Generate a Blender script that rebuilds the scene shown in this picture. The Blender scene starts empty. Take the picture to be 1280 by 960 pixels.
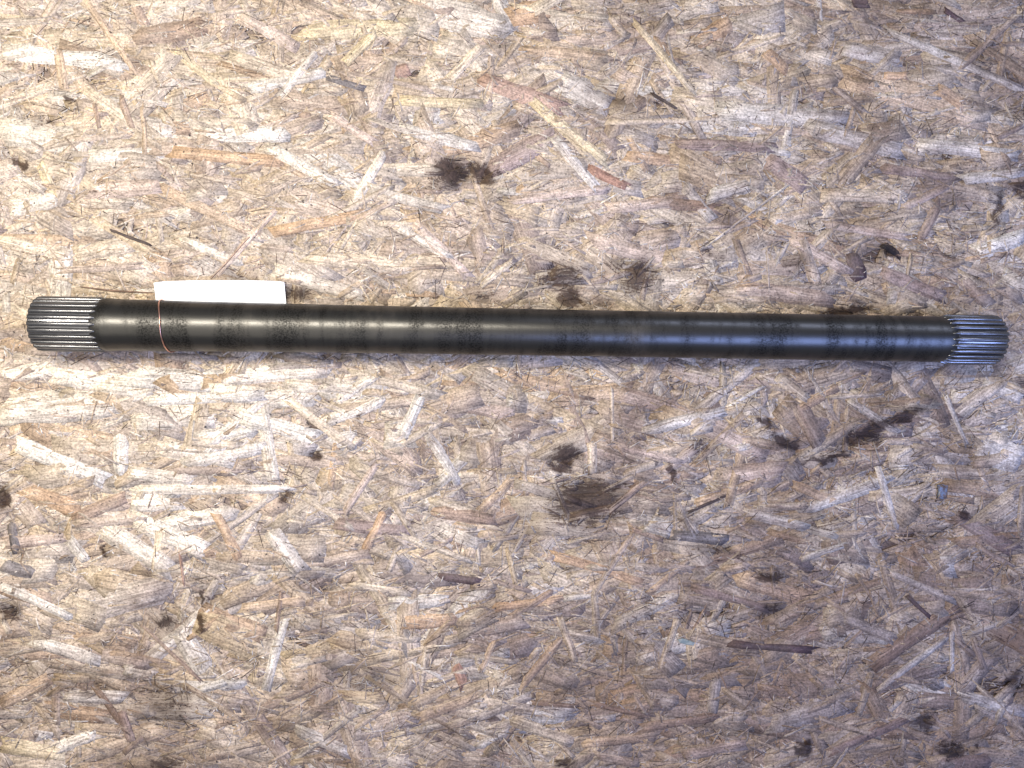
import bpy, math, random
import numpy as np
from mathutils import Vector, Matrix

SC = bpy.context.scene
COL = SC.collection
rng = np.random.default_rng(11)
random.seed(11)

# ------------------------------------------------------------------ camera
CAM_H = 0.843                    # metres above the board
TILT = math.radians(3.3)         # leans towards +x
F = 1000.0                       # focal length in pixels of the 1280-wide picture
cam_d = bpy.data.cameras.new('camera')
cam = bpy.data.objects.new('camera', cam_d)
COL.objects.link(cam)
cam.location = (0, 0, CAM_H)
cam.rotation_euler = (0, -TILT, 0)
cam_d.sensor_width = 36.0
cam_d.lens = 36.0 * F / 1280.0
cam_d.clip_start = 0.01
cam_d.clip_end = 50
SC.camera = cam

# ------------------------------------------------------------------ world and lamps
w = bpy.data.worlds.new('World'); SC.world = w; w.use_nodes = True
bg = w.node_tree.nodes['Background']
bg.inputs[0].default_value = (0.92, 0.92, 1.0, 1); bg.inputs[1].default_value = 0.20

def area(name, loc, target, sx, sy, power, color):
    d = bpy.data.lights.new(name, 'AREA'); d.shape = 'RECTANGLE'
    d.size = sx; d.size_y = sy; d.energy = power; d.color = color
    o = bpy.data.objects.new(name, d); COL.objects.link(o)
    o.location = loc
    o.rotation_euler = (Vector(target) - Vector(loc)).to_track_quat('-Z', 'Y').to_euler()
    return o
# workshop tube over the left half, slightly behind the shaft
area('ceiling_tube', (-0.60, 0.34, 1.12), (-0.52, 0.0, 0), 1.25, 0.07, 28.5, (1.0, 0.93, 0.82))
# pale roof light on the near side of the left half
area('roof_light', (-0.85, -0.55, 1.65), (-0.66, -0.15, 0), 1.95, 1.70, 13.0, (1.0, 0.93, 0.82))
# daylight from the open door on the right
area('door_daylight', (1.10, -0.52, 1.35), (0.9, -0.1, 0), 1.5, 0.66, 33.0, (0.31, 0.44, 1.0))
area('window_daylight', (1.35, 1.75, 1.30), (0.3, 0.1, 0), 1.6, 0.45, 16.0, (0.62, 0.70, 1.0))

SC.view_settings.view_transform = 'Standard'
SC.view_settings.look = 'None'
SC.view_settings.exposure = 0.0
SC.view_settings.gamma = 1.0
SC.render.engine = 'CYCLES'
SC.cycles.max_bounces = 4; SC.cycles.diffuse_bounces = 2; SC.cycles.glossy_bounces = 3

# ------------------------------------------------------------------ helpers
def px(x, y, z=0.0):
    """point of the plane at height z that stands at that place in the photograph"""
    a = (x - 640.0) / F; b = (480.0 - y) / F
    c, s = math.cos(TILT), math.sin(TILT)
    dx, dy, dz = a * c + s, b, a * s - c
    t = (z - CAM_H) / dz
    return np.array([dx * t, dy * t])

def link(name, me, mat, parent=None, **props):
    o = bpy.data.objects.new(name, me); COL.objects.link(o)
    if mat is not None and len(me.materials) == 0: me.materials.append(mat)
    if parent is not None: o.parent = parent
    for k, v in props.items(): o[k] = v
    return o

def empty(name, loc=(0, 0, 0), rot=(0, 0, 0), **props):
    o = bpy.data.objects.new(name, None); COL.objects.link(o)
    o.location = loc; o.rotation_euler = rot; o.empty_display_size = 0.02
    for k, v in props.items(): o[k] = v
    return o

def mesh(name, verts, faces, smooth=False):
    me = bpy.data.meshes.new(name)
    me.from_pydata([tuple(v) for v in verts], [], faces)
    if smooth: me.polygons.foreach_set('use_smooth', [True] * len(me.polygons))
    me.update()
    return me

def quads_mesh(name, V, Q):
    """fast mesh from numpy vertices and quads"""
    me = bpy.data.meshes.new(name)
    me.vertices.add(len(V)); me.vertices.foreach_set('co', V.astype(np.float32).ravel())
    me.loops.add(Q.size); me.loops.foreach_set('vertex_index', Q.astype(np.int32).ravel())
    me.polygons.add(len(Q))
    me.polygons.foreach_set('loop_start', np.arange(0, Q.size, 4, dtype=np.int32))
    me.update(calc_edges=True); me.validate()
    return me

class NT:
    def __init__(s, mat): s.t = mat.node_tree; s.n = s.t.nodes; s.l = s.t.links
    def node(s, typ, **kw):
        n = s.n.new(typ)
        for k, v in kw.items(): setattr(n, k, v)
        return n
    def set(s, sock, v):
        if hasattr(v, 'node'): s.l.new(v, sock)
        else: sock.default_value = v
    def math(s, op, a, b=None, c=None, clamp=False):
        n = s.node('ShaderNodeMath', operation=op, use_clamp=clamp)
        for i, v in enumerate((a, b, c)):
            if v is not None: s.set(n.inputs[i], v)
        return n.outputs[0]
    def vmath(s, op, a, b=None):
        n = s.node('ShaderNodeVectorMath', operation=op)
        s.set(n.inputs[0], a)
        if b is not None: s.set(n.inputs[1], b)
        return n.outputs[0]
    def noise(s, vec, scale, detail=3, rough=0.55, out=0, dist=0.0):
        n = s.node('ShaderNodeTexNoise')
        s.set(n.inputs['Vector'], vec); n.inputs['Scale'].default_value = scale
        n.inputs['Detail'].default_value = detail; n.inputs['Roughness'].default_value = rough
        n.inputs['Distortion'].default_value = dist
        return n.outputs[out]
    def step(s, v, lo, hi, a=0.0, b=1.0):
        n = s.node('ShaderNodeMapRange', interpolation_type='SMOOTHSTEP')
        s.set(n.inputs[0], v)
        for i, q in enumerate((lo, hi, a, b)): n.inputs[i + 1].default_value = q
        return n.outputs[0]
    def mix(s, f, a, b, blend='MIX'):
        n = s.node('ShaderNodeMix', data_type='RGBA', blend_type=blend)
        s.set(n.inputs[0], f); s.set(n.inputs[6], a); s.set(n.inputs[7], b)
        return n.outputs[2]
    def bump(s, h, strength, dist):
        n = s.node('ShaderNodeBump'); s.set(n.inputs['Height'], h)
        n.inputs['Strength'].default_value = strength; n.inputs['Distance'].default_value = dist
        return n.outputs[0]

def new_mat(name):
    m = bpy.data.materials.new(name); m.use_nodes = True
    return m, NT(m), m.node_tree.nodes['Principled BSDF']

# ------------------------------------------------------------------ stains soaked into the board, dark patch beside the tag (photo place -> board place)
# x, y, half length, half width, angle (degrees, up-right positive), depth
STAINS_AND_PATCH = [
 (563, 215, 26, 20, 10, 1.0), (602, 216, 22, 15, -10, .95), (545, 228, 20, 10, 20, .6),
 (698, 345, 40, 22, 10, .68), (712, 372, 20, 18, 80, .8), (797, 345, 26, 28, 80, .78), (780, 330, 30, 14, 0, .5),
 (732, 625, 50, 34, 12, .9), (706, 572, 22, 18, 70, .95), (770, 612, 24, 12, 10, .6),
 (1085, 541, 42, 13, 22, 1.0), (1128, 522, 34, 7, 24, .9), (1035, 572, 46, 6, 12, .75),
 (957, 526, 22, 9, -30, .9), (980, 553, 20, 11, -15, .95), (841, 592, 24, 6, -65, .95),
 (1006, 938, 16, 12, 15, 1.1), (1190, 940, 22, 11, -8, 1.05), (1218, 938, 10, 9, 60, .8),
 (207, 776, 15, 13, 20, 1.1), (3, 622, 14, 18, 0, 1.0), (22, 204, 11, 8, 10, 1.1),
 (962, 722, 24, 9, 5, .75), (965, 762, 22, 12, 20, .6), (707, 955, 22, 9, 10, .85), (205, 955, 24, 14, 10, .7),
 (1156, 905, 18, 14, 5, .8), (1206, 647, 10, 10, 0, 1.1), (1246, 262, 10, 40, -8, .62), (1276, 235, 20, 14, 0, .7),
 (1113, 313, 22, 9, -25, .95), (885, 315, 24, 8, -15, .65), (1060, 388, 42, 7, 4, .8), (118, 237, 8, 5, 0, .9),
 (215, 880, 50, 34, 10, .45), (392, 570, 12, 9, 0, .85), (356, 621, 14, 12, 0, .75), (132, 690, 7, 13, 0, .9),
 (255, 746, 6, 12, 0, .9), (250, 779, 9, 14, 0, .9), (12, 766, 18, 14, 0, .7), (370, 366, 34, 14, 10, .55),  # last of this row: dark patch right of the tag
 (450, 520, 14, 9, 30, .65), (20, 575, 22, 14, 0, .3), (880, 560, 40, 26, 10, .42), (760, 120, 50, 20, -30, .35),
 (1035, 655, 60, 20, 5, .42), (905, 690, 60, 12, -5, .45), (300, 345, 40, 14, 0, .4), (600, 370, 50, 10, 5, .35),
 (1240, 800, 60, 30, 10, .4), (1270, 850, 14, 20, 0, .7), (990, 330, 30, 14, 0, .45), (60, 150, 40, 14, 35, .35),
 (85, 123, 10, 5, 0, .8), (655, 660, 60, 40, 0, .3), (455, 850, 90, 40, 0, .3), (1130, 80, 60, 20, 0, .3),
]

# ------------------------------------------------------------------ wood material
def wood_material():
    m, g, b = new_mat('pressed_wood_strand')
    tint = g.node('ShaderNodeAttribute', attribute_name='tint').outputs['Color']
    gr = g.node('ShaderNodeAttribute', attribute_name='grain').outputs['Vector']
    pos = g.node('ShaderNodeNewGeometry').outputs['Position']
    # fibre grain: stretched along the strand
    s1 = g.vmath('MULTIPLY', gr, (22.0, 420.0, 900.0))
    s2 = g.vmath('MULTIPLY', gr, (70.0, 1300.0, 900.0))
    n1 = g.noise(s1, 1.0, 3, .6, dist=0.6)
    n2 = g.noise(s2, 1.0, 2, .5)
    fib = g.math('ADD', g.math('MULTIPLY', n1, 0.65), g.math('MULTIPLY', n2, 0.35))
    k = g.step(fib, .32, .62, .58, 1.15)
    c = g.mix(1.0, tint, k, 'MULTIPLY')
    # mottling over the whole sheet, several strands wide, and fine tooth
    n3 = g.noise(pos, 38.0, 5, .62)
    c = g.mix(1.0, c, g.step(n3, .33, .68, .78, 1.14), 'MULTIPLY')
    n4 = g.noise(pos, 420.0, 3, .65)
    c = g.mix(1.0, c, g.step(n4, .36, .60, .66, 1.13), 'MULTIPLY')
    # hairline checks along the fibre, filled with dirt
    ck = g.noise(g.vmath('MULTIPLY', gr, (38.0, 640.0, 500.0)), 1.0, 4, .7, dist=1.2)
    chk = g.math('MULTIPLY', g.step(g.math('ABSOLUTE', g.math('SUBTRACT', ck, .5)), .0, .035, 1.0, 0.0),
                 g.step(g.noise(pos, 95.0, 3, .6), .42, .60))
    c = g.mix(g.math('MULTIPLY', chk, .80), c, (.085, .058, .045, 1))
    # rubbed, levelled areas where single strands blur together
    wear = g.step(g.noise(pos, 17.0, 5, .65), .42, .66, 0, .24)
    c = g.mix(wear, c, g.mix(1.0, (.60, .51, .43, 1), g.step(n4, .34, .62, .72, 1.12), 'MULTIPLY'))
    # trodden-in grime: heavier towards the far end of the sheet; light falloff painted in towards the bottom
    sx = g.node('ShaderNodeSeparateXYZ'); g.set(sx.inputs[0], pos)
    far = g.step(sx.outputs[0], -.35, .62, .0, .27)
    low = g.step(sx.outputs[1], .05, -.42, .0, .25)  # light falling off towards the bottom, put into the colour
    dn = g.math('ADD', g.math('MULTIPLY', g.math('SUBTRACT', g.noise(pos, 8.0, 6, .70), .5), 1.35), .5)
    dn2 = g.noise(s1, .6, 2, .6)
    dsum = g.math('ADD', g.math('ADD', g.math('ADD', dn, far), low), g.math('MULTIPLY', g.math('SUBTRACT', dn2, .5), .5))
    dirt_and_falloff = g.step(dsum, .48, 1.00, 0.0, 1.0)
    c = g.mix(1.0, c, g.mix(dirt_and_falloff, (1, 1, 1, 1), (.42, .372, .358, 1)), 'MULTIPLY')
    # small specks
    sp = g.noise(pos, 240.0, 2, .5)
    c = g.mix(g.step(sp, .69, .72, 0, .85), c, (.03, .024, .022, 1))
    # soaked-in oil stains and the dark patch beside the tag
    wob = g.node('ShaderNodeTexNoise'); g.set(wob.inputs['Vector'], pos)
    wob.inputs['Scale'].default_value = 75.0; wob.inputs['Detail'].default_value = 4
    off = g.vmath('MULTIPLY', g.vmath('SUBTRACT', wob.outputs['Color'], (.5, .5, .5)), (.030, .022, 0))
    p2 = g.vmath('ADD', pos, off)
    acc = None
    for (x, y, rl, rw, ang, dep) in STAINS_AND_PATCH:
        q = px(x, y); sc = CAM_H / F
        mp = g.node('ShaderNodeMapping', vector_type='TEXTURE'); g.set(mp.inputs[0], p2)
        mp.inputs[1].default_value = (q[0], q[1], 0)
        mp.inputs[2].default_value = (0, 0, math.radians(ang))
        mp.inputs[3].default_value = (rl * sc * (1.42 if rl * rw > 200 else 1.2), rw * sc * (1.42 if rl * rw > 200 else 1.2), 1.0)
        gd = g.node('ShaderNodeTexGradient', gradient_type='SPHERICAL'); g.set(gd.inputs[0], mp.outputs[0])
        v = g.math('MULTIPLY', gd.outputs[1], dep * (.95 if rl * rw > 200 else .80))
        acc = v if acc is None else g.math('MAXIMUM', acc, v)
    fr = g.math('ADD', g.math('MULTIPLY', g.math('SUBTRACT', fib, .5), 1.5), g.math('MULTIPLY', g.math('SUBTRACT', n4, .5), .9))
    st = g.step(g.math('ADD', acc, g.math('MULTIPLY', fr, g.step(acc, .02, .2))), .18, .50, 0.0, 1.0)
    c = g.mix(1.0, c, g.mix(st, (1, 1, 1, 1), (.165, .135, .128, 1)), 'MULTIPLY')
    g.set(b.inputs['Base Color'], c)
    g.set(b.inputs['Roughness'], g.step(fib, .3, .7, .72, .56))
    b.inputs['Specular IOR Level'].default_value = .28
    h = g.math('ADD', g.math('MULTIPLY', fib, .7), g.math('MULTIPLY', n4, .5))
    h = g.math('SUBTRACT', h, g.math('MULTIPLY', chk, .6))
    g.set(b.inputs['Normal'], g.bump(h, .40, .0008))
    return m
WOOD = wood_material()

# ------------------------------------------------------------------ strands
def strands(P, ang, L, W, Z, col, nu, nv, thick, bend=None, tilt=.0004, wav=.00012, ragged=.05):
    """N pressed strands at once: irregular plates with ragged ends, returned as vertices, quads, tint, grain"""
    N = len(P)
    u = np.linspace(-.5, .5, nu)[None, :, None]; v = np.linspace(-.5, .5, nv)[None, None, :]
    U = np.broadcast_to(u, (N, nu, nv)).copy(); Vv = np.broadcast_to(v, (N, nu, nv)).copy()
    # ragged ends, slanted
    sl = rng.normal(0, .35, (N, 2)) * (W / L)[:, None]
    e0 = rng.normal(0, ragged, (N, nv)); e1 = rng.normal(0, ragged, (N, nv))
    U[:, 0, :] += e0 + sl[:, :1] * v[0]; U[:, -1, :] += e1 + sl[:, 1:] * v[0]
    # width swells, narrows
    wob = 1 + rng.normal(0, .07, (N, nu, 1)); wob[:, 0] *= rng.uniform(.80, 1.06, (N, 1)); wob[:, -1] *= rng.uniform(.80, 1.06, (N, 1))
    Vv = Vv * wob + rng.normal(0, .03, (N, nu, 1))
    x = U * L[:, None, None]; y = Vv * W[:, None, None]
    if bend is None: bend = rng.normal(0, .25, N)
    y = y + bend[:, None, None] * (U ** 2) * (L * .12)[:, None, None]
    z = Z[:, None, None] + U * rng.normal(0, tilt, (N, 1, 1)) * 2 + Vv * rng.normal(0, tilt, (N, 1, 1)) + rng.normal(0, wav, (N, nu, nv))
    ca, sa = np.cos(ang)[:, None, None], np.sin(ang)[:, None, None]
    X = P[:, 0, None, None] + x * ca - y * sa; Y = P[:, 1, None, None] + x * sa + y * ca
    top = np.stack([X, Y, z], -1).reshape(N, nu * nv, 3)
    idx = np.arange(nu * nv).reshape(nu, nv)
    ring = np.concatenate([idx[:, 0], idx[-1, 1:], idx[-2::-1, -1], idx[0, -2:0:-1]])
    low = top[:, ring].copy(); low[..., 2] -= thick
    M = nu * nv; R = len(ring)
    allv = np.concatenate([top, low], 1)
    q = [(idx[i, j], idx[i + 1, j], idx[i + 1, j + 1], idx[i, j + 1]) for i in range(nu - 1) for j in range(nv - 1)]
    q += [(ring[k], M + k, M + (k + 1) % R, ring[(k + 1) % R]) for k in range(R)]
    q = np.array(q)
    Q = (q[None] + (np.arange(N) * (M + R))[:, None, None]).reshape(-1, 4)
    gs = rng.uniform(0, 50, (N, 2))
    G = np.stack([x + gs[:, :1, None], y + gs[:, 1:, None], np.broadcast_to(rng.uniform(0, 9, (N, 1, 1)), x.shape)], -1).reshape(N, M, 3)
    G = np.concatenate([G, G[:, ring]], 1)
    C = np.repeat(np.concatenate([col, np.ones((N, 1))], 1)[:, None], M + R, 1)
    return allv, Q, C, G, M + R, q

def attach(me, C, G):
    a = me.attributes.new('tint', 'FLOAT_COLOR', 'POINT'); a.data.foreach_set('color', C.astype(np.float32).ravel())
    a = me.attributes.new('grain', 'FLOAT_VECTOR', 'POINT'); a.data.foreach_set('vector', G.astype(np.float32).ravel())

PAL = np.array([(.70, .60, .46), (.64, .53, .39), (.57, .44, .305), (.61, .475, .295), (.50, .335, .205),
                (.55, .44, .355), (.52, .465, .41), (.80, .75, .66), (.38, .28, .21), (.34, .26, .225)])
PW = np.array([.19, .17, .15, .08, .06, .12, .09, .06, .05, .03])
def palette(n, w=PW):
    i = rng.choice(len(PAL), n, p=w / w.sum()); j = rng.choice(len(PAL), n, p=w / w.sum())
    t = rng.uniform(0, .45, (n, 1))
    c = (PAL[i] * (1 - t) + PAL[j] * t) * rng.uniform(.86, 1.10, (n, 1))
    return np.clip(c * .70 + .30 * np.array([.56, .44, .325]), 0, 1) * .92

BX0, BX1, BY0, BY1 = -.74, .86, -.60, .60
def spots(n): return np.stack([rng.uniform(BX0, BX1, n), rng.uniform(BY0, BY1, n)], 1)
def angles(n):      # strands lie mostly along the sheet, the rest any way
    a = np.where(rng.random(n) < .72, rng.normal(0, .34, n), rng.uniform(-math.pi / 2, math.pi / 2, n))
    return a

board_v = [(BX0 - .03, BY0 - .03, z) for z in (-.018,)]
def slab(x0, x1, y0, y1, z0, z1):
    v = [(x, y, z) for z in (z0, z1) for (x, y) in ((x0, y0), (x1, y0), (x1, y1), (x0, y1))]
    f = [(3, 2, 1, 0), (4, 5, 6, 7), (0, 1, 5, 4), (1, 2, 6, 5), (2, 3, 7, 6), (3, 0, 4, 7)]
    return v, f
bv, bf = slab(BX0 - .005, BX1 + .005, BY0 - .005, BY1 + .005, -.018, -.0024)
bm = mesh('board', bv, bf)
attach(bm, np.tile(np.array([.22, .16, .12, 1.0]), (8, 1)), np.array(bv))
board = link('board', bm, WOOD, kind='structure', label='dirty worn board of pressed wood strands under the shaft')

def mass(name, groups):
    Vs, Qs, Cs, Gs, o = [], [], [], [], 0
    for (v, q, c, g, n, _) in groups:
        Vs.append(v.reshape(-1, 3)); Qs.append(q + o); Cs.append(c.reshape(-1, 4)); Gs.append(g.reshape(-1, 3)); o += len(Vs[-1])
    me = quads_mesh(name, np.concatenate(Vs), np.concatenate(Qs)); attach(me, np.concatenate(Cs), np.concatenate(Gs))
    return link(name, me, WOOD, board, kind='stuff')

n = 5200
big = strands(spots(n), angles(n), rng.uniform(.055, .145, n), rng.uniform(.009, .030, n), rng.uniform(-.0011, -.0002, n), palette(n), 6, 3, .0006, tilt=.00022, wav=.00005)
n = 6000
mid = strands(spots(n), angles(n), rng.uniform(.018, .055, n), rng.uniform(.0022, .0085, n), rng.uniform(-.0009, .0000, n), palette(n), 4, 3, .0005, tilt=.00022, wav=.00006)
mass('strand_layer', [big, mid])

# slivers and fibres pressed flush with the top: pale, tan and dark
n = 20000
wfine = PW * np.array([1.3, 1, 1, .6, .7, 1, 1.2, 2.4, 2.2, 2.2])
sl1 = strands(spots(n), rng.uniform(-math.pi / 2, math.pi / 2, n) * rng.choice([.35, 1.0], n), rng.uniform(.006, .026, n), rng.uniform(.0006, .0021, n),
              rng.uniform(-.0007, .00018, n), palette(n, wfine), 3, 2, .0005, tilt=.00022, wav=.00008)
n = 16000
dk = np.array([.085, .06, .048]) * rng.uniform(.5, 1.9, (n, 1))
sl2 = strands(spots(n), rng.uniform(-math.pi / 2, math.pi / 2, n) * rng.choice([.35, 1.0], n), rng.uniform(.002, .022, n), rng.uniform(.00025, .0008, n),
              rng.uniform(-.0007, .00012, n), dk, 3, 2, .0005, tilt=.00022, wav=.00008)
n = 15000
pk = np.array([.74, .69, .61]) * rng.uniform(.75, 1.08, (n, 1))
sl3 = strands(spots(n), rng.uniform(-math.pi / 2, math.pi / 2, n), rng.uniform(.0015, .008, n), rng.uniform(.0004, .0012, n),
              rng.uniform(-.0006, .00026, n), pk, 3, 2, .0005, tilt=.00025, wav=.00012)
mass('sliver_layer', [sl1, sl2, sl3])

# ---- the pale strands added for the bright spot, and those one can pick out, as they lie in the photograph (x0,y0,x1,y1,width,colour)
WH = (.77, .71, .61); CR = (.78, .69, .56); PT = (.68, .56, .41); YE = (.70, .57, .35); OR = (.58, .38, .22); TN = (.60, .44, .29)
PK = (.59, .46, .37); BR = (.40, .28, .20); MV = (.40, .295, .255); RD = (.42, .23, .16); DK = (.085, .06, .052); MR = (.115, .065, .075)
GY = (.54, .485, .43); PG = (.68, .62, .54); DG = (.22, .20, .20)
HAND = [
 (5,64,150,79,19,WH),(107,0,172,94,7,TN),(165,0,182,32,11,BR),(108,112,206,182,15,PT),(250,168,362,168,19,WH),(208,190,346,202,14,OR),
 (192,230,312,290,12,TN),(268,348,350,256,6,PK),(140,288,188,306,3,DK),(410,97,456,111,8,DG),(514,8,636,36,34,CR),(380,38,512,32,22,YE),
 (498,126,602,131,12,YE),(494,92,511,86,15,RD),(342,290,452,268,13,OR),(170,48,262,32,22,BR),(72,60,80,108,10,TN),(305,112,402,92,14,WH),
 (40,62,4,66,16,CR),(290,70,380,100,16,PT),(0,165,110,178,30,CR),(112,196,206,190,15,WH),(50,205,62,232,11,YE),(0,300,90,320,14,PT),(90,318,160,306,20,PT),
 (300,20,372,60,14,PK),(410,142,470,180,10,PK),(470,40,430,80,12,YE),(330,180,420,230,13,CR),(440,260,480,190,12,CR),(380,320,520,335,18,PT),
 (520,280,585,345,12,PK),(490,280,560,320,10,CR),(100,240,205,232,18,PK),(10,260,70,250,20,CR),(230,300,300,330,10,CR),(345,340,455,372,16,CR),
 (150,120,165,160,8,BR),(118,130,124,160,5,BR),(178,130,182,190,5,TN),(215,60,270,105,10,YE),(395,65,350,120,9,PG),(560,100,600,60,11,PT),(500,160,600,185,14,PG),
 (790,24,866,113,9,YE),(665,128,761,206,14,YE),(608,216,698,165,23,MV),(598,98,706,138,20,(.49,.315,.235)),(868,52,912,30,22,OR),(1050,92,1240,148,34,TN),
 (1112,40,1282,114,10,PG),(848,180,972,184,14,MV),(782,194,858,204,15,OR),(762,153,876,150,6,PT),(636,22,694,10,25,OR),(884,246,938,230,16,WH),
 (880,310,986,230,3,PG),(1222,316,1282,294,20,WH),(1024,243,1132,245,16,PT),(1028,280,1138,297,10,PK),
 (855,234,892,277,14,PG),(698,100,766,136,28,PG),(1066,2,1086,3,14,MR),(1180,12,1206,29,7,MR),(815,117,846,136,4,DK),(900,138,1062,150,22,PG),
 (1172,110,1206,132,15,OR),(1104,95,1136,95,9,OR),(762,22,782,44,8,PT),(690,170,748,238,12,PG),(735,210,785,235,11,RD),(650,60,760,72,12,TN),
 (900,70,980,45,7,PT),(955,62,985,90,14,OR),(1050,60,1130,75,20,GY),(1010,160,1130,190,20,GY),(1150,180,1275,195,16,PG),(990,300,1060,340,14,PK),
 (1130,260,1180,235,10,PK),(1150,300,1175,250,12,BR),(1200,225,1280,215,14,PG),(760,260,860,250,14,PK),(810,250,905,262,14,BR),(640,250,760,236,12,PK),
 (650,300,740,340,18,PT),(740,300,846,330,18,PK),(920,360,1040,375,20,PK),(1100,340,1180,372,16,MV),(960,200,1010,236,22,MV),(1100,210,1200,222,12,MV),
 (1065,318,1076,350,19,MR),(1105,306,1125,320,9,DK),
 (18,555,132,602,20,WH),(150,545,152,593,17,WH),(214,612,302,524,22,WH),(326,508,342,600,16,CR),(0,513,152,500,36,CR),(168,522,272,521,30,CR),
 (0,731,92,773,10,WH),(44,802,124,826,14,WH),(154,837,194,846,14,WH),(0,707,46,718,15,DG),(226,792,260,846,24,PG),(250,862,282,852,10,WH),
 (78,870,156,872,14,PG),(503,547,526,494,14,WH),(530,535,572,602,12,PG),(550,720,600,728,9,MR),(180,784,252,852,4,BR),(225,692,230,731,3,RD),
 (14,654,20,690,10,DG),(168,612,352,612,11,CR),(498,780,566,774,17,OR),(164,626,228,626,25,CR),(570,832,580,858,12,RD),(374,914,438,942,14,PG),
 (440,730,512,742,8,PT),(600,840,618,800,8,TN),(555,885,600,890,20,PT),(268,600,352,640,24,TN),(80,545,150,560,28,TN),(30,610,100,640,18,OR),
 (90,650,160,620,14,BR),(86,675,108,702,12,PG),(130,660,215,712,22,CR),(0,680,80,672,14,PK),(270,640,300,700,12,OR),(340,665,376,715,20,PG),
 (420,655,510,665,14,MV),(455,690,480,640,10,OR),(120,860,160,915,8,BR),(152,890,165,930,10,MV),(430,640,470,580,9,PK),(380,620,440,660,8,PT),
 (62,938,120,918,14,CR),(0,880,60,850,16,TN),(0,930,80,945,18,YE),(520,900,600,870,14,TN),(300,760,380,752,12,TN),(345,790,352,740,5,BR),
 (600,640,640,600,10,TN),(540,640,620,650,14,BR),(260,560,330,500,9,PG),(420,500,470,470,12,CR),(360,500,440,560,10,PT),(560,500,640,520,16,PK),
 (160,470,300,476,26,WH),(250,490,400,500,20,CR),(190,500,330,494,14,WH),(280,470,420,460,22,CR),(300,520,400,548,18,WH),(130,480,220,488,22,CR),  # whitish strands added from here: bright pool of light put into their colour
 (200,560,290,575,20,CR),(230,580,330,560,14,WH),(160,590,240,600,16,CR),(360,480,480,488,16,CR),(60,470,160,480,20,CR),(400,530,480,500,14,CR),(240,545,320,540,12,WH),
 (170,650,260,690,22,CR),(190,660,290,640,20,CR),(0,470,70,460,18,CR),
 (804,538,902,514,14,PG),(690,692,812,731,12,OR),(860,641,912,617,4,DK),(868,630,950,604,12,TN),(914,805,1013,813,9,MR),(924,722,1022,753,20,TN),
 (825,838,847,774,8,PT),(1104,712,1197,753,8,PG),(1134,745,1161,771,5,MR),(738,879,812,896,6,BR),(864,734,962,762,10,MV),(765,484,766,556,4,PT),
 (740,554,741,592,11,PT),(853,800,872,805,1,GY),(764,555,852,578,9,PK),(994,606,1052,632,12,TN),(1122,662,1098,588,8,PG),(1088,832,1202,754,20,BR),
 (809,654,840,662,22,WH),(786,660,830,676,6,BR),(910,675,840,668,14,DG),(690,500,790,488,24,TN),(770,490,850,512,20,PK),(860,520,960,570,24,PK),
 (900,600,980,590,28,PK),(1000,640,1110,600,14,PG),(1060,500,1120,540,10,PG),(1220,560,1280,575,34,PG),(1190,640,1270,690,18,MV),(1100,860,1180,800,8,PG),
 (1190,790,1190,840,6,PG),(650,860,700,800,10,TN),(700,770,720,830,8,PT),(640,770,690,740,8,BR),(890,890,895,850,14,PG),(800,910,900,895,12,BR),
 (960,905,1060,880,22,GY),(1040,940,1130,900,10,MV),(640,900,720,930,14,PT),(730,930,820,920,12,TN),(850,945,930,930,14,PK),(1200,870,1280,890,14,PG),
 (1150,960,1240,950,18,MV),(1000,700,1060,680,8,PG),(760,640,810,600,8,PK),(620,760,700,750,10,OR),(830,590,870,560,12,PK),(970,470,1010,500,12,PT),
 (1180,490,1210,560,6,PG),(1230,480,1280,500,14,PG),(1050,770,1120,800,14,GY),(930,640,1010,660,12,PG),
]
HN = len(HAND)
P = np.zeros((HN, 2)); A = np.zeros(HN); L = np.zeros(HN); W = np.zeros(HN); C = np.zeros((HN, 3))
for i, (x0, y0, x1, y1, wd, c) in enumerate(HAND):
    p, q = px(x0, y0), px(x1, y1); d = q - p
    P[i] = (p + q) / 2; A[i] = math.atan2(d[1], d[0]); L[i] = np.hypot(*d); W[i] = max(wd, 2) * CAM_H / F * 1.06; C[i] = c
C = C * .84 + .16 * np.array([.56, .47, .39]) * np.clip(C.mean(1, keepdims=True) * 2.2, .25, 1.1)
C *= rng.uniform(.92, 1.08, (HN, 1))
EX = 300 - HN
exP = np.array([px(rng.uniform(-10, 1290), rng.uniform(-10, 970)) for _ in range(EX)])
P = np.concatenate([P, exP]); A = np.concatenate([A, angles(EX)]); L = np.concatenate([L, rng.uniform(.04, .10, EX)])
W = np.concatenate([W, rng.uniform(.005, .014, EX)]); C = np.concatenate([C, palette(EX)])
Zs = rng.uniform(-.00003, .00003, 300) + np.clip((.016 - W) * .018, -.0001, .0002); Zs[HN:] -= .00014
sv, sQ, sC, sG, sn, sq = strands(P, A, L, W, Zs, C, 6, 3, .0009, tilt=.00014, wav=.00006)
for i in range(300):
    v = sv[i].copy(); o3 = np.array([P[i, 0], P[i, 1], 0.0]); v -= o3
    me = quads_mesh('strand', v, sq); attach(me, sC[i], sG[i])
    o = link('strand', me, WOOD, board); o.location = o3

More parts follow.
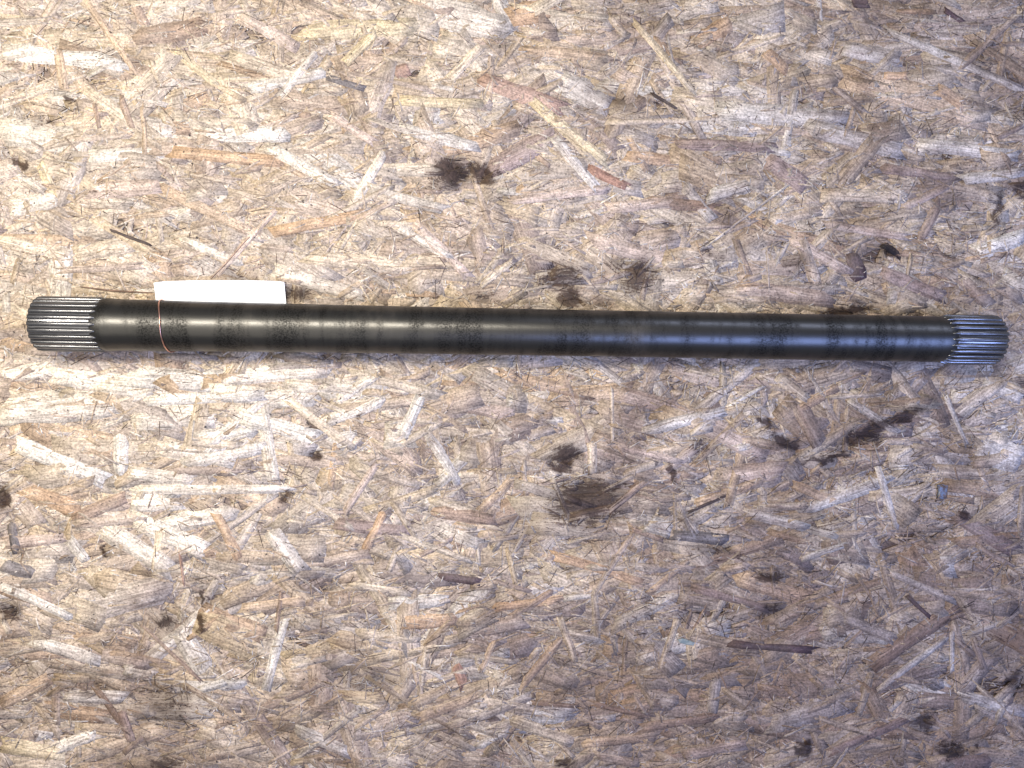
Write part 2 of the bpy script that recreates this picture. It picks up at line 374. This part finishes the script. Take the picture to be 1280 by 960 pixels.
# ------------------------------------------------------------------ steel
def steel_material(name, base, r0, r1, mottled):
    m, g, b = new_mat(name)
    tc = g.node('ShaderNodeTexCoord').outputs['Object']
    sx = g.node('ShaderNodeSeparateXYZ'); g.set(sx.inputs[0], tc)
    ring = g.noise(g.vmath('MULTIPLY', tc, (1, .12, .12)), 38.0, 3, .6)      # bands left by heat and grinding round the bar
    ring2 = g.noise(g.vmath('MULTIPLY', tc, (1, .25, .25)), 130.0, 2, .5)
    blot = g.noise(tc, 34.0, 4, .6)
    sp = g.noise(tc, 620.0, 3, .65)
    fine = g.noise(g.vmath('MULTIPLY', tc, (.06, 1, 1)), 700.0, 2, .6)
    band = g.math('ADD', g.math('MULTIPLY', ring, .6), g.math('ADD', g.math('MULTIPLY', ring2, .2), g.math('MULTIPLY', blot, .2)))
    if mottled:
        patch = g.step(band, .43, .57)
        speck = g.step(g.math('ADD', sp, g.math('MULTIPLY', g.math('SUBTRACT', blot, .5), .3)), .40, .64)
        dull = g.math('MULTIPLY', patch, g.math('ADD', g.math('MULTIPLY', speck, .70), .30))
        haze = g.step(g.noise(g.vmath('MULTIPLY', tc, (1, .5, .5)), 16.0, 5, .7), .52, .76)
        c = g.mix(dull, base + (1,), tuple(x * .26 for x in base) + (1,))
        c = g.mix(g.math('MULTIPLY', haze, .4), c, (.15, .135, .115, 1))
        c = g.mix(g.step(sp, .68, .72, 0, .6), c, (.02, .02, .02, 1))
        ro = g.math('ADD', g.math('MULTIPLY', dull, r1 - r0), r0)
        ro = g.math('ADD', ro, g.math('MULTIPLY', haze, .12))
    else:
        c = g.mix(g.step(fine, .45, .66), base + (1,), tuple(x * .5 for x in base) + (1,))
        ro = g.step(fine, .35, .7, r0, r1)
    g.set(b.inputs['Base Color'], c); g.set(b.inputs['Roughness'], ro)
    b.inputs['Metallic'].default_value = .88
    h = g.math('ADD', g.math('MULTIPLY', sp, .6 if mottled else .1), g.math('MULTIPLY', fine, .25))
    g.set(b.inputs['Normal'], g.bump(h, .20 if mottled else .04, .0004))
    return m
STEEL = steel_material('oiled_dark_steel', (.074, .072, .067), .32, .48, True)
TOOTH = steel_material('worn_spline_steel', (.20, .20, .205), .23, .34, False)

R_REST = .0276
pL = px(142, 406.2, R_REST); pR = px(1170, 424.0, R_REST)
dirv = pR - pL; rz = math.atan2(dirv[1], dirv[0])
mid_p = (pL + pR) / 2
shaft = empty('splined_shaft', (mid_p[0], mid_p[1], .0004), (0, 0, rz),
              label='long dark oiled steel drive shaft with splined ends lying on the board', category='drive shaft')
def sx_of(xp, yp, z):        # place along the shaft of a point of the photograph
    q = px(xp, yp, z) - mid_p
    return q[0] * math.cos(rz) + q[1] * math.sin(rz)

def lathe(name, prof, seg=96, caps=True):
    V, Fc = [], []
    for (x, r) in prof:
        for k in range(seg):
            a = 2 * math.pi * k / seg
            V.append((x, r * math.cos(a), r * math.sin(a)))
    for i in range(len(prof) - 1):
        for k in range(seg):
            k2 = (k + 1) % seg
            Fc.append((i * seg + k, i * seg + k2, (i + 1) * seg + k2, (i + 1) * seg + k))
    if caps:
        Fc.append(tuple(range(seg - 1, -1, -1))); Fc.append(tuple((len(prof) - 1) * seg + k for k in range(seg)))
    me = mesh(name, V, Fc, True)
    return me

AX = .0273                                     # height of the axis over the board
xl_end = sx_of(32, 404, AX + .026); xl_in = sx_of(119, 405, AX + .026)
xr_in = sx_of(1191, 424, AX + .024); xr_end = sx_of(1263, 425, AX + .026)
def at(xp): return sx_of(xp, 405 + (xp - 142) * .0172, AX + .012)
prof = [(xl_in - .009, .0240), (xl_in - .007, .0246), (xl_in, .0262), (xl_in + .004, .0264), (xl_in + .009, .02605), (xl_in + .016, .0257), (at(170), .0255), (at(230), .0250), (at(300), .0246),
        (at(400), .0242), (at(560), .0239), (at(730), .0237), (at(900), .0238), (at(1040), .0239), (xr_in - .008, .0240), (xr_in, .0240), (xr_in + .0075, .0228), (xr_in + .009, .0222)]
body = link('shaft_body', lathe('shaft_body', prof, 128), STEEL, shaft)
body.location = (0, 0, AX)

NT_ = 24
def spline(x_in, x_end, r_out, r_root, runout, name='spline_end'):
    s = 1 if x_end > x_in else -1
    core = [(x_in + s * .0045, r_root - .0012), (x_in + s * .007, r_root), (x_end - s * .0015, r_root), (x_end - s * .0003, r_root - .0004), (x_end, r_root - .0010),
            (x_end, .0060), (x_end - s * .006, .0006)]
    if s < 0: core = core[::-1]
    me = lathe(name, core, 96)
    o = link(name, me, TOOTH, shaft); o.location = (0, 0, AX)
    # one tooth: trapezoid in section with rounded land, pointed run-out inwards, chamfer outwards
    aw = 2 * math.pi / NT_
    def sec(x, rt, wl, wb, rb):     # section points: base, shoulder, land, shoulder, base
        pts = []
        d = rt - rb
        for (aa, r) in ((-wb, rb), (-wl * 1.25, rt - d * .30), (-wl * .90, rt - d * .07), (0, rt), (wl * .90, rt - d * .07), (wl * 1.25, rt - d * .30), (wb, rb)):
            pts.append((x, r * math.sin(aa * aw), r * math.cos(aa * aw)))
        return pts
    rb = r_root - .0004
    dr = r_out - r_root
    rings = [sec(x_in - s * .0005, r_root + dr * .22, .03, .06, rb), sec(x_in + s * runout * .30, r_root + dr * .55, .10, .20, rb), sec(x_in + s * runout * .62, r_root + dr * .84, .17, .30, rb),
             sec(x_in + s * runout, r_out, .25, .40, rb), sec(x_end - s * .0024, r_out, .25, .40, rb),
             sec(x_end - s * .0008, r_out - .0008, .23, .38, rb), sec(x_end - s * .0003, r_out - .0018, .18, .34, rb)]
    V = [p for r in rings for p in r]; n = 7
    Fc = [(i * n + k, i * n + k + 1, (i + 1) * n + k + 1, (i + 1) * n + k) for i in range(len(rings) - 1) for k in range(n - 1)]
    Fc += [tuple(range(n)), tuple(range((len(rings) - 1) * n, len(rings) * n))]
    tm = mesh('tooth', V, Fc, True); tm.materials.append(TOOTH)
    tm.polygons[len(Fc) - 1].use_smooth = False; tm.polygons[len(Fc) - 2].use_smooth = False
    import bmesh
    b = bmesh.new(); b.from_mesh(tm); bmesh.ops.recalc_face_normals(b, faces=b.faces); b.to_mesh(tm); b.free()
    for k in range(NT_):
        t = link('tooth', tm, None, o); t.rotation_euler = (aw * (k + .22), 0, 0)
    return o
spline(xl_in, xl_end, .0273, .0246, .006)
spline(xr_in, xr_end, .0265, .0229, .009)

# ------------------------------------------------------------------ copper wire round the shaft
def tube(name, pts, r, seg=8, closed=False):
    pts = [Vector(p) for p in pts]; V, Fc = [], []; n = len(pts)
    up = Vector((1, 0, 0))
    for i, p in enumerate(pts):
        a = pts[(i - 1) % n] if closed or i else pts[0]; c = pts[(i + 1) % n] if closed or i < n - 1 else pts[-1]
        t = (c - a).normalized(); nrm = (up - t * up.dot(t))
        nrm = nrm.normalized() if nrm.length > 1e-4 else Vector((0, 1, 0)); bn = t.cross(nrm)
        for k in range(seg):
            an = 2 * math.pi * k / seg; V.append(p + (nrm * math.cos(an) + bn * math.sin(an)) * r)
    m = n if closed else n - 1
    for i in range(m):
        j = (i + 1) % n
        for k in range(seg):
            k2 = (k + 1) % seg; Fc.append((i * seg + k, i * seg + k2, j * seg + k2, j * seg + k))
    if not closed: Fc += [tuple(range(seg - 1, -1, -1)), tuple((n - 1) * seg + k for k in range(seg))]
    return mesh(name, V, Fc, True)
cm, g, b = new_mat('copper')
tc = g.node('ShaderNodeTexCoord').outputs['Object']
g.set(b.inputs['Base Color'], g.mix(g.noise(tc, 300.0), (.80, .44, .33, 1), (.62, .36, .28, 1)))
b.inputs['Metallic'].default_value = 1; b.inputs['Roughness'].default_value = .3

M_shaft = Matrix.Translation((mid_p[0], mid_p[1], .0004)) @ Matrix.Rotation(rz, 4, 'Z')
wr = .0251 + .0008
x_top = sx_of(200.5, 402, AX + .025); x_front = sx_of(213.5, 438, AX); x_back = sx_of(203.0, 375, AX)
wire = []
for k in range(60):
    a = math.radians(-62 + 262 * k / 59)          # 0 = front (-y), 90 = top, 180 = back
    y, z = -wr * math.cos(a), wr * math.sin(a)
    f = math.cos(a)
    xx = x_top + (f > 0) * (x_front - x_top) * abs(f) ** 1.7 + (f < 0) * (x_back - x_top) * abs(f) ** 1.7
    if a < 0: xx = x_front + .004 * math.sin(-a)
    wire.append(M_shaft @ Vector((xx, y, AX + z)))
last = M_shaft @ Vector((x_back + .006, wr - .001, AX - .016))
wire += [last, M_shaft @ Vector((x_back + .010, wr - .004, AX - .0225))]
WB = wire[0].copy(); WB.z = 0.0
wire_o = link('copper_wire', tube('copper_wire', [p - WB for p in wire], .00062), cm, label='thin copper wire looped round the dark steel shaft', category='wire')
wire_o.location = WB

# ------------------------------------------------------------------ paper tag tucked under the shaft
tm_, g, b = new_mat('white_card')
tc = g.node('ShaderNodeTexCoord').outputs['Object']
g.set(b.inputs['Base Color'], g.mix(g.step(g.noise(tc, 90.0, 4), .35, .7), (.84, .86, .88, 1), (.78, .81, .84, 1)))
b.inputs['Roughness'].default_value = .6
g.set(b.inputs['Normal'], g.bump(g.noise(tc, 220.0, 3), .12, .0006))
HT = .005
outline_px = [(196.5, 391), (194, 372), (192, 353.6), (206, 351.6), (230, 350.8), (270, 350.2), (310, 350.4), (340, 351), (355, 352.2), (358.4, 378), (359.5, 391)]
far = [(192, 353.6), (200, 352.4), (206, 351.6), (230, 350.9), (270, 350.3), (310, 350.5), (340, 351.2), (350, 351.8), (355.2, 352.6)]
near = [(196, 390), (203, 390), (209, 390), (230, 390.6), (270, 391.2), (310, 391.8), (340, 392.2), (352, 392.4), (359, 392.6)]
NVR = 7; base_t = px(275, 370)
V = []
for layer in (0, -.00035):
    for (f_, n_) in zip(far, near):
        for j in range(NVR):
            t = j / (NVR - 1)
            x = f_[0] * (1 - t) + n_[0] * t; y = f_[1] * (1 - t) + n_[1] * t
            if f_ is far[0]: x = 192 + 4 * max(0, t) ** .8
            z = .0072 - .0052 * t + .0012 * math.sin((x - 190) / 170 * math.pi) * (1 - t) - .0012 * max(0, (x - 330) / 28) * (1 - t)
            q = px(x, y, z); V.append((q[0] - base_t[0], q[1] - base_t[1], z + layer))
nf = len(far); off = nf * NVR; Fc = []
for i in range(nf - 1):
    for j in range(NVR - 1):
        a, b_, c_, d_ = i * NVR + j, i * NVR + j + 1, (i + 1) * NVR + j + 1, (i + 1) * NVR + j
        Fc += [(a, b_, c_, d_), (off + d_, off + c_, off + b_, off + a)]
edge = [i * NVR for i in range(nf)] + [(nf - 1) * NVR + j for j in range(1, NVR)] + [i * NVR + NVR - 1 for i in range(nf - 2, -1, -1)] + [j for j in range(NVR - 2, 0, -1)]
for k in range(len(edge)):
    a, b_ = edge[k], edge[(k + 1) % len(edge)]
    Fc.append((a, b_, off + b_, off + a))
tag = link('paper_tag', mesh('paper_tag', V, Fc), tm_, label='blank white paper tag tucked in beside the dark steel shaft', category='paper tag')
tag.location = (base_t[0], base_t[1], 0)

# ------------------------------------------------------------------ loose bits lying on the board
def plain(name, c1, c2, scale, rough, metal=0.0):
    m, g, b = new_mat(name); tc = g.node('ShaderNodeTexCoord').outputs['Object']
    g.set(b.inputs['Base Color'], g.mix(g.step(g.noise(tc, scale, 3), .42, .6), c1 + (1,), c2 + (1,)))
    b.inputs['Roughness'].default_value = rough; b.inputs['Metallic'].default_value = metal
    return m
def chip(name, outline, h, mat, label, cat):
    """small flake with an uneven top, from its outline in photo pixels"""
    pts = [px(*p) for p in outline]; c = np.mean(pts, 0); V = []; n = len(pts)
    for (k, z) in ((1.0, 0.0), (1.0, h * .7), (.72, h)):
        for p in pts:
            d = (p - c) * k; V.append((d[0], d[1], z + (rng.normal(0, h * .10) if z else 0)))
    V.append((0, 0, h * .95))
    Fc = [tuple(range(n - 1, -1, -1))]
    for l in range(2): Fc += [(l * n + i, l * n + (i + 1) % n, (l + 1) * n + (i + 1) % n, (l + 1) * n + i) for i in range(n)]
    Fc += [(2 * n + i, 2 * n + (i + 1) % n, 3 * n) for i in range(n)]
    o = link(name, mesh(name, V, Fc), mat, label=label, category=cat)
    o.location = (c[0], c[1], .0002); return o
chip('metal_flake', [(1170.5, 606), (1176, 605), (1183, 606.5), (1182.5, 614), (1182, 622), (1176, 623.5), (1171, 621.5), (1172, 614)], .0030,
     plain('blued_flake', (.085, .105, .15), (.07, .045, .03), 260, .45, .0), 'small blue and rust brown flake lying on the grey board', 'flake')
chip('paint_chip', [(847, 799), (853, 797.5), (861, 800), (868, 803), (866, 806.5), (858, 805.5), (849, 803)], .0012,
     plain('green_chip', (.12, .15, .14), (.19, .21, .19), 300, .6), 'small greyish green chip lying on the board', 'chip')

def splinter(pts, wpx, col, label):
    m = plain('dry_splinter', col, tuple(c * .6 for c in col), 160, .7)
    P3 = [px(*p) for p in pts]; c = np.mean(P3, 0); V = []; n = len(P3)
    for i, p in enumerate(P3):
        a, q = P3[max(i - 1, 0)], P3[min(i + 1, n - 1)]; d = (q - a) / np.linalg.norm(q - a); nn = np.array([-d[1], d[0]])
        w_ = wpx * CAM_H / F * .5 * (.45 if i in (0, n - 1) else 1.0) * rng.uniform(.85, 1.15)
        for (s, z) in ((-1, .0001), (-.55, .0013), (.6, .0014), (1, .0001)):
            e = p + nn * s * w_ - c; V.append((e[0], e[1], z))
    Fc = [(i * 4 + k, (i + 1) * 4 + k, (i + 1) * 4 + (k + 1) % 4, i * 4 + (k + 1) % 4) for i in range(n - 1) for k in range(4)]
    Fc += [(0, 1, 2, 3), tuple((n - 1) * 4 + k for k in (3, 2, 1, 0))]
    o = link('wood_splinter', mesh('wood_splinter', V, Fc), m, label=label, category='splinter'); o.location = (c[0], c[1], .0002)
splinter([(101, 358.5), (120, 361), (141, 363.5), (168, 365), (191, 366)], 2.2, (.20, .12, .08), 'thin brown wood splinter ending at the white paper tag')
splinter([(139, 288), (155, 294), (172, 301), (187, 306)], 3.0, (.085, .06, .05), 'dark pointed wood splinter near the splined end above the tag')
splinter([(264, 348), (282, 330), (300, 309), (312, 296)], 2.0, (.40, .27, .19), 'reddish brown wood splinter pointing at the white tag')
